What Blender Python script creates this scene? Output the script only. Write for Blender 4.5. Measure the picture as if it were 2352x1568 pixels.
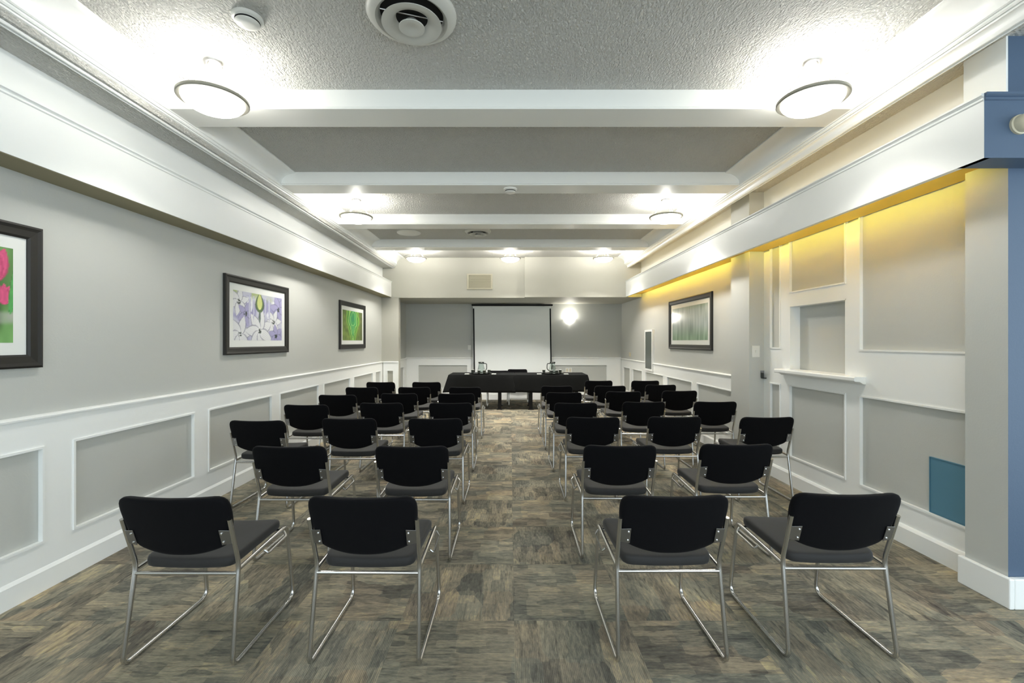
import bpy, bmesh, math, random
from mathutils import Vector, Matrix
for o in list(bpy.data.objects): bpy.data.objects.remove(o, do_unlink=True)
random.seed(7)
S = bpy.context.scene; COL = S.collection
PI = math.pi

# ------------------------------------------------------------------ camera
cam = bpy.data.cameras.new('camera'); cam_o = bpy.data.objects.new('camera', cam); COL.objects.link(cam_o)
cam.sensor_width = 36; cam.lens = 1030/2352*36; cam.shift_x = 4/2352; cam.clip_start = .05; cam.clip_end = 100
cam_o.location = (0, 0, 1.5); cam_o.rotation_euler = (PI/2, 0, 0)
S.camera = cam_o
# ------------------------------------------------------------------ world, exposure
W = bpy.data.worlds.new('world'); S.world = W; W.use_nodes = True
W.node_tree.nodes['Background'].inputs[0].default_value = (.80, .92, 1.0, 1)
W.node_tree.nodes['Background'].inputs[1].default_value = 1.15
S.view_settings.view_transform = 'Standard'; S.view_settings.look = 'None'
S.view_settings.gamma = 1; S.view_settings.use_curve_mapping = False
S.view_settings.exposure = 1.42
LAMP_UP = 4.5      # watts of the bulb in each ceiling bowl, thrown on the ceiling
LAMP_BOWL = 3.4     # radiance of the bowl glass
LED = 15.0          # radiance of the hidden warm strip
SCONCE = 6.0
DOWN = 18.0          # watts of the fill spot added under each ceiling lamp

# ------------------------------------------------------------------ materials
def lin(r, g, b):
    f = lambda c: (c/255/12.92) if c/255 <= .04045 else ((c/255+.055)/1.055)**2.4
    return (f(r), f(g), f(b), 1)
def mat(name, col, rough=.5, metal=0, **kw):
    m = bpy.data.materials.new(name); m.use_nodes = True
    p = m.node_tree.nodes['Principled BSDF']
    p.inputs['Base Color'].default_value = col; p.inputs['Roughness'].default_value = rough
    p.inputs['Metallic'].default_value = metal
    for k, v in kw.items(): p.inputs[k].default_value = v
    return m
class NT:
    def __init__(s, m): s.t = m.node_tree; s.p = s.t.nodes['Principled BSDF']
    def n(s, typ, **kw):
        x = s.t.nodes.new(typ)
        for k, v in kw.items():
            if k.startswith('i_'):
                k = k[2:]; k = int(k) if k.isdigit() else k.replace('_', ' ')
                if hasattr(v, 'is_linked') or isinstance(v, bpy.types.NodeSocket): s.t.links.new(v, x.inputs[k])
                else: x.inputs[k].default_value = v
            else: setattr(x, k, v)
        return x
    def math(s, op, a, b=0, c=0):
        x = s.t.nodes.new('ShaderNodeMath'); x.operation = op
        for i, v in enumerate((a, b, c)):
            if isinstance(v, bpy.types.NodeSocket): s.t.links.new(v, x.inputs[i])
            else: x.inputs[i].default_value = v
        return x.outputs[0]
    def mix(s, f, a, b, blend='MIX'):
        x = s.t.nodes.new('ShaderNodeMix'); x.data_type = 'RGBA'; x.blend_type = blend
        for k, v in ((0, f), (6, a), (7, b)):
            if isinstance(v, bpy.types.NodeSocket): s.t.links.new(v, x.inputs[k])
            else: x.inputs[k].default_value = v
        return x.outputs[2]
    def ramp(s, f, stops, interp='LINEAR'):
        x = s.t.nodes.new('ShaderNodeValToRGB'); s.t.links.new(f, x.inputs[0]); cr = x.color_ramp
        cr.interpolation = interp
        while len(cr.elements) < len(stops): cr.elements.new(.5)
        for e, (p, c) in zip(cr.elements, stops): e.position = p; e.color = c
        return x.outputs[0]
    def link(s, a, b): s.t.links.new(a, b)
def bumpy(m, scale, dist, strength=.3, detail=3):
    q = NT(m); g = q.n('ShaderNodeNewGeometry')
    nz = q.n('ShaderNodeTexNoise', i_Vector=g.outputs['Position'], i_Scale=scale, i_Detail=detail)
    b = q.n('ShaderNodeBump', i_Height=nz.outputs[0], i_Distance=dist, i_Strength=strength)
    q.link(b.outputs[0], q.p.inputs['Normal']); return m

M = {}
M['grey'] = bumpy(mat('grey_wall_paint', lin(196, 198, 193), .55), 90, .002, .25)
M['white'] = bumpy(mat('white_trim_paint', lin(246, 248, 246), .38), 40, .001, .1)
M['beamwhite'] = mat('white_beam_paint', lin(240, 241, 236), .25)
M['cream'] = bumpy(mat('cream_header_paint', lin(178, 177, 166), .6), 90, .002, .2)
M['blue'] = bumpy(mat('blue_grey_paint', lin(76, 96, 120), .5), 90, .002, .2)
M['teal'] = mat('teal_blue_paint', lin(88, 135, 158), .5)
M['chrome'] = mat('brushed_chrome', (.62, .62, .61, 1), .24, 1)
M['nickel'] = mat('satin_nickel', (.45, .44, .42, 1), .35, 1)
M['ring'] = mat('matte_champagne_ring', lin(150, 148, 136), .5, .3)
M['steel_plate'] = mat('dull_steel_plate', (.33, .33, .33, 1), .38, 1)
M['black_metal'] = mat('black_metal', (.008, .008, .008, 1), .5, **{'Specular IOR Level': .2})
M['frame_black'] = mat('espresso_frame', lin(34, 33, 31), .42)
M['matboard'] = mat('white_mat_board', lin(226, 228, 224), .7, **{'Coat Weight': .8, 'Coat Roughness': .12})
M['matboard_dull'] = mat('white_mat_board_dull', lin(232, 234, 230), .7)
M['screen'] = mat('screen_fabric', lin(240, 244, 242), .8)
M['plastic'] = mat('white_plastic', lin(232, 232, 226), .4)
M['ivory'] = mat('ivory_plastic', lin(214, 206, 180), .45)
M['grille'] = mat('beige_grille_enamel', lin(190, 185, 164), .5)
M['vent'] = mat('vent_enamel', lin(205, 205, 198), .4)
M['ventdark'] = mat('vent_throat', (.01, .01, .01, 1), .9)
M['cloth'] = bumpy(mat('black_tablecloth', (.006, .0065, .0065, 1), .8, **{'Sheen Weight': .03, 'Sheen Roughness': .5, 'Specular IOR Level': .15}), 300, .001, .2)
M['paper'] = mat('white_paper', lin(225, 228, 222), .8)
M['tray'] = mat('dark_tray', (.02, .02, .02, 1), .3)
M['glass'] = mat('clear_glass', (.78, .84, .82, 1), .02, **{'Transmission Weight': 1.0, 'IOR': 1.45})
M['smoke'] = mat('smoked_plastic', (.03, .035, .03, 1), .25)
M['mirror'] = mat('dark_grey_glass', lin(92, 100, 96), .2)
M['fabric'] = bumpy(mat('black_upholstery', (.0042, .0042, .0052, 1), .75, **{'Sheen Weight': .05, 'Sheen Roughness': .4, 'Specular IOR Level': .08}), 500, .0008, .4)
M['seat_fabric'] = bumpy(mat('lit_seat_upholstery', (.0125, .012, .0115, 1), .7, **{'Sheen Weight': .1}), 500, .0008, .4)  # same fabric as the backs, lightened to carry the lamplight on the seats

def emis(name, col, st):
    m = mat(name, (.8, .8, .8, 1), .4); p = m.node_tree.nodes['Principled BSDF']
    p.inputs['Emission Color'].default_value = col; p.inputs['Emission Strength'].default_value = st; return m
M['bowl'] = emis('lit_alabaster_glass', (1, .975, .92, 1), LAMP_BOWL)
M['led'] = emis('warm_strip_light', (1, .87, .16, 1), LED)
M['led_up'] = emis('warm_trough_light', (1, .80, .45, 1), 3.0)
M['far_bowl'] = emis('lit_alabaster_glass_far', (1, .97, .90, 1), LAMP_BOWL*1.5)
M['strong_bowl'] = emis('lit_alabaster_glass_bright', (1, .97, .92, 1), LAMP_BOWL*1.4)
M['soffit_shaded'] = mat('shade_toned_soffit_board', lin(150, 142, 112), .6)  # white underside in shade; the shade is put into this colour
M['soffit'] = mat('glow_tinted_soffit_board', lin(240, 200, 88), .5)  # yellow glow of the strip light put into the board's colour
M['sconce'] = emis('lit_sconce_glass', (1, .96, .88, 1), SCONCE)

def stucco():
    m = mat('rough_stucco_ceiling', lin(250, 249, 242), .75); q = NT(m)
    g = q.n('ShaderNodeNewGeometry')
    mp = q.n('ShaderNodeMapping', i_Vector=g.outputs['Position']); mp.inputs['Rotation'].default_value = (0, 0, .5); mp.inputs['Scale'].default_value = (1.0, .55, 1)
    a = q.n('ShaderNodeTexNoise', i_Vector=mp.outputs[0], i_Scale=64, i_Detail=5, i_Roughness=.6, i_Distortion=.8)
    b = q.n('ShaderNodeTexVoronoi', i_Vector=mp.outputs[0], i_Scale=100); b.feature = 'SMOOTH_F1'
    h = q.math('ADD', q.math('MULTIPLY', a.outputs[0], 1.4), q.math('MULTIPLY', b.outputs[0], -.5))
    bp = q.n('ShaderNodeBump', i_Height=h, i_Distance=.05, i_Strength=1.0)
    q.link(bp.outputs[0], q.p.inputs['Normal']); return m
M['stucco'] = stucco()

def carpet():
    m = mat('mosaic_carpet_tiles', (.1, .1, .09, 1), .95); q = NT(m)
    g = q.n('ShaderNodeNewGeometry'); T = .61
    sp = q.n('ShaderNodeSeparateXYZ', i_Vector=g.outputs['Position'])
    x, y = q.math('ADD', sp.outputs[0], 30*T-.02), q.math('ADD', sp.outputs[1], 30*T+.03)
    ix, iy = q.math('FLOOR', q.math('DIVIDE', x, T)), q.math('FLOOR', q.math('DIVIDE', y, T))
    idx = q.n('ShaderNodeCombineXYZ', i_0=ix, i_1=iy)
    wn = q.n('ShaderNodeTexWhiteNoise', i_Vector=idx.outputs[0])
    chk = q.math('MODULO', q.math('ADD', ix, iy), 2)
    inv = q.math('SUBTRACT', 1, chk)
    u = q.math('ADD', q.math('MULTIPLY', x, inv), q.math('MULTIPLY', y, chk))
    v = q.math('ADD', q.math('MULTIPLY', y, inv), q.math('MULTIPLY', x, chk))
    off = q.math('MULTIPLY', wn.outputs[0], 37)
    uv = q.n('ShaderNodeCombineXYZ', i_0=q.math('ADD', u, off), i_1=q.math('ADD', v, q.math('MULTIPLY', off, 1.7))).outputs[0]
    def sc(vec, a, b):
        mp = q.n('ShaderNodeMapping', i_Vector=vec); mp.inputs['Scale'].default_value = (a, b, 1); return mp.outputs[0]
    v1 = q.n('ShaderNodeTexVoronoi', i_Vector=sc(uv, 3.6, 6.5), i_Scale=1.0, i_Randomness=.55, distance='CHEBYCHEV', voronoi_dimensions='2D')
    v2 = q.n('ShaderNodeTexVoronoi', i_Vector=sc(uv, 8, 22), i_Scale=1.0, i_Randomness=.5, distance='CHEBYCHEV', voronoi_dimensions='2D')
    n1 = q.n('ShaderNodeTexNoise', i_Vector=sc(uv, 20, 66), i_Scale=1.0, i_Detail=3, i_Roughness=.65)
    n2 = q.n('ShaderNodeTexNoise', i_Vector=g.outputs['Position'], i_Scale=1.1, i_Detail=3)
    s1 = q.n('ShaderNodeSeparateColor', i_Color=v1.outputs['Color']); s2 = q.n('ShaderNodeSeparateColor', i_Color=v2.outputs['Color'])
    t = q.math('ADD', q.math('MULTIPLY', s1.outputs[0], .32), q.math('MULTIPLY', s2.outputs[0], .28))
    t = q.math('ADD', t, q.math('MULTIPLY', q.math('SUBTRACT', n1.outputs[0], .5), .8))
    t = q.math('ADD', t, q.math('MULTIPLY', q.math('SUBTRACT', n2.outputs[0], .5), .35))
    t = q.math('ADD', t, .18)
    base = q.ramp(t, [(0, lin(92, 90, 84)), (.3, lin(134, 132, 122)), (.5, lin(172, 167, 150)), (.72, lin(200, 193, 170)), (1, lin(230, 220, 194))])
    warm = q.ramp(s1.outputs[1], [(0, lin(122, 126, 122)), (.35, lin(130, 129, 122)), (.75, lin(136, 128, 116)), (1, lin(144, 126, 110))])
    c = q.mix(.6, base, warm, 'OVERLAY')
    n3 = q.n('ShaderNodeTexNoise', i_Vector=sc(uv, 7, 48), i_Scale=1.0, i_Detail=2, i_Distortion=.4)
    c = q.mix(.75, c, q.ramp(n3.outputs[0], [(.30, (.40, .40, .40, 1)), (.42, (.95, .95, .95, 1)), (1, (1.15, 1.15, 1.15, 1))]), 'MULTIPLY')
    pt = q.n('ShaderNodeTexNoise', i_Vector=sc(uv, 2.2, 2.2), i_Scale=1.0, i_Detail=1)
    c = q.mix(.6, c, q.ramp(pt.outputs[0], [(.35, (.68, .70, .72, 1)), (.55, (1.0, 1.0, 1.0, 1)), (.7, (1.22, 1.19, 1.12, 1))]), 'MULTIPLY')
    rib = q.n('ShaderNodeTexWave', i_Vector=sc(uv, 1, 1), i_Scale=38, i_Distortion=1.5, i_Detail=1); rib.bands_direction = 'Y'
    c = q.mix(.5, c, q.ramp(rib.outputs[0], [(0, (.62, .62, .62, 1)), (.6, (1, 1, 1, 1))]), 'MULTIPLY')
    q.link(c, q.p.inputs['Base Color'])
    h = q.math('ADD', q.math('MULTIPLY', rib.outputs[0], .5), n1.outputs[0])
    bp = q.n('ShaderNodeBump', i_Height=h, i_Distance=.004, i_Strength=.6); q.link(bp.outputs[0], q.p.inputs['Normal'])
    return m
M['carpet'] = carpet()

def art(kind):
    """paints the print on a grid; returns width, height, colours (rows from the bottom)"""
    import numpy as np
    w, h = 150, 92; rg = np.random.RandomState(len(kind)*7+3)
    yy, xx = np.mgrid[0:h, 0:w]; u = xx/(w-1); v = yy/(h-1)
    def c(r, g, b): return np.array(lin(r, g, b)[:3])
    def noise(sx, sy):
        gx, gy = max(2, int(sx)+2), max(2, int(sy)+2); g = rg.rand(gy, gx)
        X, Y = u*(gx-1.001), v*(gy-1.001); i, j = X.astype(int), Y.astype(int); fx, fy = X-i, Y-j
        fx, fy = fx*fx*(3-2*fx), fy*fy*(3-2*fy)
        return (g[j, i]*(1-fx)+g[j, i+1]*fx)*(1-fy)+(g[j+1, i]*(1-fx)+g[j+1, i+1]*fx)*fy
    def over(img, a, col): return img*(1-a[..., None])+col*a[..., None]
    def ss(x, a, b): t = np.clip((x-a)/(b-a), 0, 1); return t*t*(3-2*t)
    def petal(img, cx, cy, L, wd, ang, col, edge):
        dx, dy = (u-cx)*1.6, v-cy; p = dx*math.cos(ang)+dy*math.sin(ang); q_ = -dx*math.sin(ang)+dy*math.cos(ang)
        t = np.clip(p/L, 0, 1); wid = wd*np.sin(PI*np.clip(t, .001, 1)**.75)**.8
        d = np.abs(q_)/np.maximum(wid, 1e-4); ins = (p > 0) & (p < L)
        a = (1-ss(d, .92, 1.08))*ins
        colr = col*(1-.25*(ss(d, .0, .25)*0))[..., None] if False else np.ones(img.shape)*col
        colr = colr*(1-.18*np.abs(np.sin(d*9))[..., None]*ss(t, 0, .3)[..., None])
        img = over(img, a, np.zeros(3)+0) if False else img*(1-a[..., None])+colr*a[..., None]
        rim = ((d > .86) & (d < 1.12) & ins)*.55
        return over(img, rim.astype(float), edge)
    if kind == 'lilac_flowers':
        img = np.ones((h, w, 3))*c(196, 198, 214); img = over(img, ss(noise(7, 5), .45, .75), c(158, 156, 196)); img = over(img, ss(noise(9, 6), .6, .8), c(228, 230, 236))
        img = over(img, ss(v, .78, 1)*ss(noise(6, 3), .3, .6), c(170, 186, 128))
        for cx, cy, L, n_, a0, tint in ((.10, .78, .30, 6, .3, 0), (.92, .72, .34, 6, .9, 1), (.22, .55, .26, 5, 1.2, 1), (.80, .42, .30, 6, .1, 0), (.12, .12, .40, 6, .2, 0), (.50, .20, .46, 7, .45, 0), (.86, .10, .28, 6, .7, 1)):
            for k in range(n_):
                img = petal(img, cx, cy, L, L*.27, a0+k*2*PI/n_, c(236, 238, 240) if not tint else c(176, 172, 212), c(112, 112, 140))
            dd = np.hypot((u-cx)*1.6, v-cy); img = over(img, (1-ss(dd, .035, .075))*ss(noise(60, 40), .2, .5), c(48, 62, 54))
        for cx, wd in ((.30, .035), (.38, .03), (.62, .03), (.70, .035)):
            img = petal(img, cx, .95, .55, wd, -PI/2+.08*(cx-.5), c(206, 208, 228), c(120, 118, 160))
        img = petal(img, .50, .38, .36, .03, PI/2, c(110, 128, 120), c(60, 70, 80))
        img = petal(img, .50, .60, .42, .14, PI/2, c(98, 122, 84), c(54, 70, 54)); img = petal(img, .50, .66, .36, .085, PI/2, c(214, 222, 140), c(150, 170, 90))
    elif kind == 'green_leaf':
        img = np.ones((h, w, 3))*c(96, 118, 58); img = over(img, noise(12, 8)*.8, c(150, 170, 84)); img = over(img, ss(u, .75, 1)*.7, c(96, 90, 70))
        r = np.hypot((u-.5)*1.9, (v-.72)*.95)+.10*(noise(9, 7)-.5); r = np.where(v < .5, np.abs((u-.5)*1.9)*1.0+np.maximum(0, .5-v)*.55+.05*(noise(9, 7)-.5)+.10, r)
        img = over(img, 1-ss(r, .55, .66), c(140, 190, 80)); img = over(img, 1-ss(r, .46, .52), c(70, 150, 66))
        img = over(img, (1-ss(np.abs(r-.38), .02, .05)), c(180, 222, 120)); img = over(img, 1-ss(r, .30, .36), c(78, 176, 100)); img = over(img, (1-ss(np.abs(r-.22), .01, .03)), c(150, 214, 130))
        img = over(img, (1-ss(r, .06, .14))*.8, c(58, 150, 110)); img = over(img, ss(np.sin(u*70+noise(8, 6)*9), .4, 1)*.35, c(52, 110, 46))
    elif kind == 'misty_grass':
        g1, g2 = noise(46, 1), noise(18, 2); t = np.clip(g1*.6+g2*.5, 0, 1)[..., None]
        a = c(120, 136, 128)*(1-t)+c(190, 200, 196)*t; b = c(74, 110, 78)*(1-t)+c(160, 186, 160)*t
        m = ss(v, .05, .5)[..., None]; img = b*(1-m)+a*m; img = over(img, ss(v, .86, 1)*.5, c(128, 150, 122))
    else:
        t = noise(26, 3)[..., None]; img = c(48, 84, 38)*(1-t)+c(132, 186, 110)*t; img = over(img, (1-ss(np.abs(v-.26), .03, .09))*noise(12, 6), c(178, 182, 170))
        for cx, cy, L in ((.06, .62, .4), (.3, .5, .42), (.5, .66, .36), (.72, .52, .42), (.90, .62, .38), (.955, .40, .22)):
            for da in (-.25, .25, 0): img = petal(img, cx, cy, L, L*.2, PI/2+da, c(226, 92, 138), c(176, 52, 98))
        for cx in (.15, .42, .62, .985): img = petal(img, cx, .3, .62, .03, PI/2-.1, c(92, 176, 96), c(50, 110, 50))
    return w, h, np.clip(img, 0, 1)
def build_print(kind, x, hw, hh, parent, gloss):
    w, h, img = art(kind); s_ = 1 if hw*1 > 0 else -1
    m = mat('print_'+kind, (.5, .5, .5, 1), .55, **({'Coat Weight': .8, 'Coat Roughness': .12} if gloss else {})); q = NT(m)
    at = q.n('ShaderNodeAttribute', attribute_name='print_colour'); q.link(at.outputs['Color'], q.p.inputs['Base Color'])
    vs = [(x, -hw+2*hw*i/(w-1), -hh+2*hh*j/(h-1)) for j in range(h) for i in range(w)]
    fs = [(j*w+i, j*w+i+1, (j+1)*w+i+1, (j+1)*w+i) for j in range(h-1) for i in range(w-1)]
    o = MB().add(vs, fs).build('print', m, parent); ca = o.data.color_attributes.new('print_colour', 'FLOAT_COLOR', 'POINT')
    import numpy as np
    buf = np.ones((w*h, 4), dtype=np.float32); buf[:, :3] = img.reshape(-1, 3); ca.data.foreach_set('color', buf.ravel()); return o

# ------------------------------------------------------------------ mesh helpers
class MB:
    def __init__(s): s.v = []; s.f = []; s.mi = []; s.cur = 0
    def add(s, vs, fs):
        b = len(s.v); s.v += [tuple(p) for p in vs]; s.f += [[b+i for i in f] for f in fs]; s.mi += [s.cur]*len(fs); return s
    def box(s, x0, x1, y0, y1, z0, z1):
        if x0 > x1: x0, x1 = x1, x0
        if y0 > y1: y0, y1 = y1, y0
        if z0 > z1: z0, z1 = z1, z0
        return s.add([(x0,y0,z0),(x1,y0,z0),(x1,y1,z0),(x0,y1,z0),(x0,y0,z1),(x1,y0,z1),(x1,y1,z1),(x0,y1,z1)],
            [(0,3,2,1),(4,5,6,7),(0,1,5,4),(1,2,6,5),(2,3,7,6),(3,0,4,7)])
    def extrude_y(s, prof, y0, y1):      # prof: closed list of (x, z)
        n = len(prof)
        return s.add([(x, y0, z) for x, z in prof]+[(x, y1, z) for x, z in prof],
            [(i, (i+1) % n, n+(i+1) % n, n+i) for i in range(n)]+[tuple(range(n))[::-1], tuple(range(n, 2*n))])
    def extrude_x(s, prof, x0, x1):      # prof: closed list of (y, z)
        n = len(prof)
        return s.add([(x0, y, z) for y, z in prof]+[(x1, y, z) for y, z in prof],
            [(i, (i+1) % n, n+(i+1) % n, n+i) for i in range(n)]+[tuple(range(n))[::-1], tuple(range(n, 2*n))])
    def lathe(s, prof, c=(0, 0, 0), n=40, close=False):   # prof: (r, z)
        k = len(prof); vs = []
        for r, z in prof:
            for i in range(n): a = 2*PI*i/n; vs.append((c[0]+r*math.cos(a), c[1]+r*math.sin(a), c[2]+z))
        fs = []
        for j in range(k if close else k-1):
            for i in range(n):
                a, b = j*n+i, j*n+(i+1) % n; d, e = ((j+1) % k)*n+i, ((j+1) % k)*n+(i+1) % n
                fs.append((a, b, e, d))
        return s.add(vs, fs)
    def tube(s, pts, r, n=10, cap=True):
        pts = [Vector(p) for p in pts]; k = len(pts); vs = []; fs = []
        prev = None
        for i, p in enumerate(pts):
            t = ((pts[min(i+1, k-1)]-p).normalized()+(p-pts[max(i-1, 0)]).normalized()).normalized()
            if prev is None:
                a = Vector((0, 0, 1)) if abs(t.z) < .9 else Vector((1, 0, 0)); nrm = t.cross(a).normalized()
            else: nrm = (prev-t*prev.dot(t)).normalized()
            prev = nrm; bn = t.cross(nrm)
            for j in range(n):
                a = 2*PI*j/n; vs.append(p+(nrm*math.cos(a)+bn*math.sin(a))*r)
        for i in range(k-1):
            for j in range(n): fs.append((i*n+j, i*n+(j+1) % n, (i+1)*n+(j+1) % n, (i+1)*n+j))
        if cap: fs += [tuple(range(n))[::-1], tuple(range((k-1)*n, k*n))]
        return s.add(vs, fs)
    def build(s, name, m, parent=None, smooth=False, bevel=0, loc=None):
        me = bpy.data.meshes.new(name); me.from_pydata([tuple(p) for p in s.v], [], s.f)
        ms = m if isinstance(m, (list, tuple)) else [m]
        for x in ms: me.materials.append(x)
        me.polygons.foreach_set('material_index', s.mi)
        bm = bmesh.new(); bm.from_mesh(me); bmesh.ops.recalc_face_normals(bm, faces=bm.faces); bm.to_mesh(me); bm.free()
        if smooth:
            me.polygons.foreach_set('use_smooth', [True]*len(me.polygons))
            if smooth != 'all':
                try: me.set_sharp_from_angle(angle=math.radians(40))
                except Exception: pass
        me.update(); o = bpy.data.objects.new(name, me); COL.objects.link(o)
        if parent: o.parent = parent
        if loc: o.location = loc
        if bevel:
            b = o.modifiers.new('bevel', 'BEVEL'); b.width = bevel; b.segments = 2; b.limit_method = 'ANGLE'
        return o
def fillet(pts, rads, seg=6):
    pts = [Vector(p) for p in pts]; out = [pts[0]]
    for i in range(1, len(pts)-1):
        p, a, b = pts[i], pts[i-1], pts[i+1]; r = rads[i-1] if isinstance(rads, (list, tuple)) else rads
        da, db = (a-p), (b-p); d = min(r, da.length*.48, db.length*.48)
        A, B = p+da.normalized()*d, p+db.normalized()*d
        for k in range(seg+1):
            t = k/seg; out.append(A*(1-t)**2+p*2*t*(1-t)+B*t*t)
    out.append(pts[-1]); return out
def empty(name, loc=(0, 0, 0), rz=0):
    o = bpy.data.objects.new(name, None); COL.objects.link(o); o.location = loc; o.rotation_euler = (0, 0, rz); o.empty_display_size = .1; return o
def tag(o, label, cat, group=None):
    o['label'] = label; o['category'] = cat
    if group: o['group'] = group
    return o
def struct(o): o['kind'] = 'structure'; return o
def copy_tree(o, parent=None):
    c = o.copy(); COL.objects.link(c)
    if parent: c.parent = parent
    for ch in o.children: copy_tree(ch, c)
    return c

# ------------------------------------------------------------------ room dimensions (metres)
YN, YH, YB = -3.2, 9.9, 11.6         # near end, header, back wall
ZC, ZB, ZS = 3.348, 3.20, 2.48        # stucco ceiling, beam underside, side soffit underside
XL, XR = 2.84, 2.88                   # grey wall planes
T = .02                               # board thickness

struct(MB().box(-3.3, 6, YN, YB+.3, -.1, 0).build('floor', M['carpet']))
# ceiling: field, strips beside the crown, alcove ceiling
c = MB(); c.box(-2.9, 6, YN, YH, ZC, ZC+.15); struct(c.build('ceiling', M['stucco']))
sl = MB(); sl.box(-XL, -2.54, YN, YH, 3.125, 3.30); struct(sl.build('ceiling', M['stucco']))
sr = MB(); sr.box(2.56, 6, YN, YH, 3.23, 3.31); struct(sr.build('ceiling', M['stucco']))
struct(MB().box(-2.95, 3.0, YH+.12, YB, 2.47, 2.6).build('ceiling', M['cream']))

# crown and cove down both sides of the raised field
def crown(sgn, name):
    p = [(2.345, 1.86), (2.345, 1.838), (2.362, 1.834)]
    for k in range(9):
        a = k/8*PI/2; p.append((2.365+.135*math.sin(a)**1.15, 1.832-.105*(1-math.cos(a))**.95))
    p += [(2.500, 1.712), (2.494, 1.709), (2.494, 1.700), (2.502, 1.694), (2.511, 1.697), (2.509, 1.684), (2.517, 1.676), (2.527, 1.680), (2.528, 1.672)]
    for k in range(6):
        a = k/5*PI/2; p.append((2.530+.028*math.sin(a), 1.668-.032*(1-math.cos(a))))
    p += [(2.561, 1.628), (2.568, 1.614), (2.574, 1.612), (2.576, 1.624), (2.59, 1.624), (2.594, 1.610), (2.602, 1.612), (2.604, 1.86)]
    m = MB().extrude_y([(sgn*x, 1.5+z) for x, z in p], YN, YH)
    return struct(m.build(name, M['white'], smooth=True))
crown(-1, 'trim_1'); crown(1, 'trim_2')
# ceiling beams
def beam(y0, name):
    y1 = y0+.275; z = ZB
    prof = [(y0+.012, ZC+.03), (y0+.012, z+.034), (y0+.004, z+.03), (y0+.004, z+.02), (y0+.012, z+.016), (y0, z+.010), (y0, z),
            (y1, z), (y1, z+.010), (y1-.012, z+.016), (y1-.004, z+.02), (y1-.004, z+.03), (y1-.012, z+.034), (y1-.012, ZC+.03)]
    return struct(MB().extrude_x(prof, -2.497, 2.497).build(name, M['beamwhite']))
for i, y in enumerate((3.28, 4.88, 6.50, 8.10, 1.68, .08, -1.52)): beam(y, 'trim_%d' % (i+3))

# header over the alcove, with the slightly prouder right half
h = MB(); h.box(-2.95, .315, YH, YH+.12, 2.465, ZC); h.box(.315, 3.0, YH-.09, YH+.12, 2.47, ZC)
h.box(-2.95, -2.464, YH, YH+.16, 0, 2.47)
struct(h.build('wall_header', M['cream']))
# left wall
struct(MB().box(-XL-.15, -XL, YN, YH, 0, ZC).build('wall_left', M['grey']))
a = MB(); a.box(-2.86, -2.70, YH+.16, YB, 0, 2.47); a.box(-2.9, 3.05, YB, YB+.15, 0, 2.6)
struct(a.build('wall_back', M['grey']))
# left soffit box with cap mouldings
def fascia_profile(x_in, x_out, sgn, zb, zt):
    return [(sgn*x_in, zb), (sgn*x_in, zt-.040), (sgn*(x_in-.006), zt-.034), (sgn*(x_in-.006), zt-.024), (sgn*(x_in+.002), zt-.02), (sgn*(x_in-.014), zt-.010), (sgn*(x_in-.014), zt), (sgn*x_out, zt), (sgn*x_out, zb)]
struct(MB().extrude_y(fascia_profile(2.625, XL, -1, ZS, 2.825), YN, YH).build('trim_10', M['white']))

struct(MB().box(-2.63, -XL, YN, YH, ZS-.004, ZS-.0005).build('trim_24', M['soffit_shaded']))  # thin sheet under the white box, carries its painted shade
# panelled wainscot: boards on a plane, inner bead round each panel
def boards(m, sgn, X, y0, y1, z0, z1, th=T):   # X = wall plane (abs), board proud of it towards the room
    m.box(sgn*X, sgn*(X-th), y0, y1, z0, z1)
def bead(m, sgn, X, y0, y1, z0, z1, w=.014, p=.028):
    a, b = sgn*(X-.001), sgn*(X-p)
    m.box(a, b, y0, y1, z1-w, z1); m.box(a, b, y0, y1, z0, z0+w)
    m.box(a, b, y0, y0+w, z0+w, z1-w); m.box(a, b, y1-w, y1, z0+w, z1-w)
def wainscot(sgn, X, y0, y1, panels, zp0=.285, zp1=.868, ztop=1.04, cap=True):
    m = MB()
    boards(m, sgn, X, y0, y1, .14, zp0); boards(m, sgn, X, y0, y1, zp1, ztop)
    e = y0
    for (a, b) in panels+[(y1, y1)]:
        if a > e: boards(m, sgn, X, e, a, zp0, zp1)
        e = b
        if b > a: bead(m, sgn, X, a, b, zp0, zp1)
    if cap:
        m.extrude_y([(sgn*X, ztop), (sgn*(X-T-.016), ztop), (sgn*(X-T-.018), ztop+.010), (sgn*(X-T-.006), ztop+.018), (sgn*X, ztop+.022)], y0, y1)
    return m
lp = [(2.89-1.295*k, 2.89-1.295*k+1.116) for k in (4, 3, 2, 1)]+[(2.89+1.295*k, 2.89+1.295*k+1.116) for k in range(5)]+[(9.37, 9.74)]
struct(wainscot(-1, XL, YN, YH, lp).build('trim_11', M['white']))
def base_y(sgn, X, y0, y1, name, th=.035, h=.14):
    return struct(MB().extrude_y([(sgn*X, 0), (sgn*(X-th), 0), (sgn*(X-th), h-.02), (sgn*(X-th+.012), h-.004), (sgn*(X-th+.016), h), (sgn*X, h)], y0, y1).build(name, M['white']))
base_y(-1, XL, YN, YH, 'baseboard_left')
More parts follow.
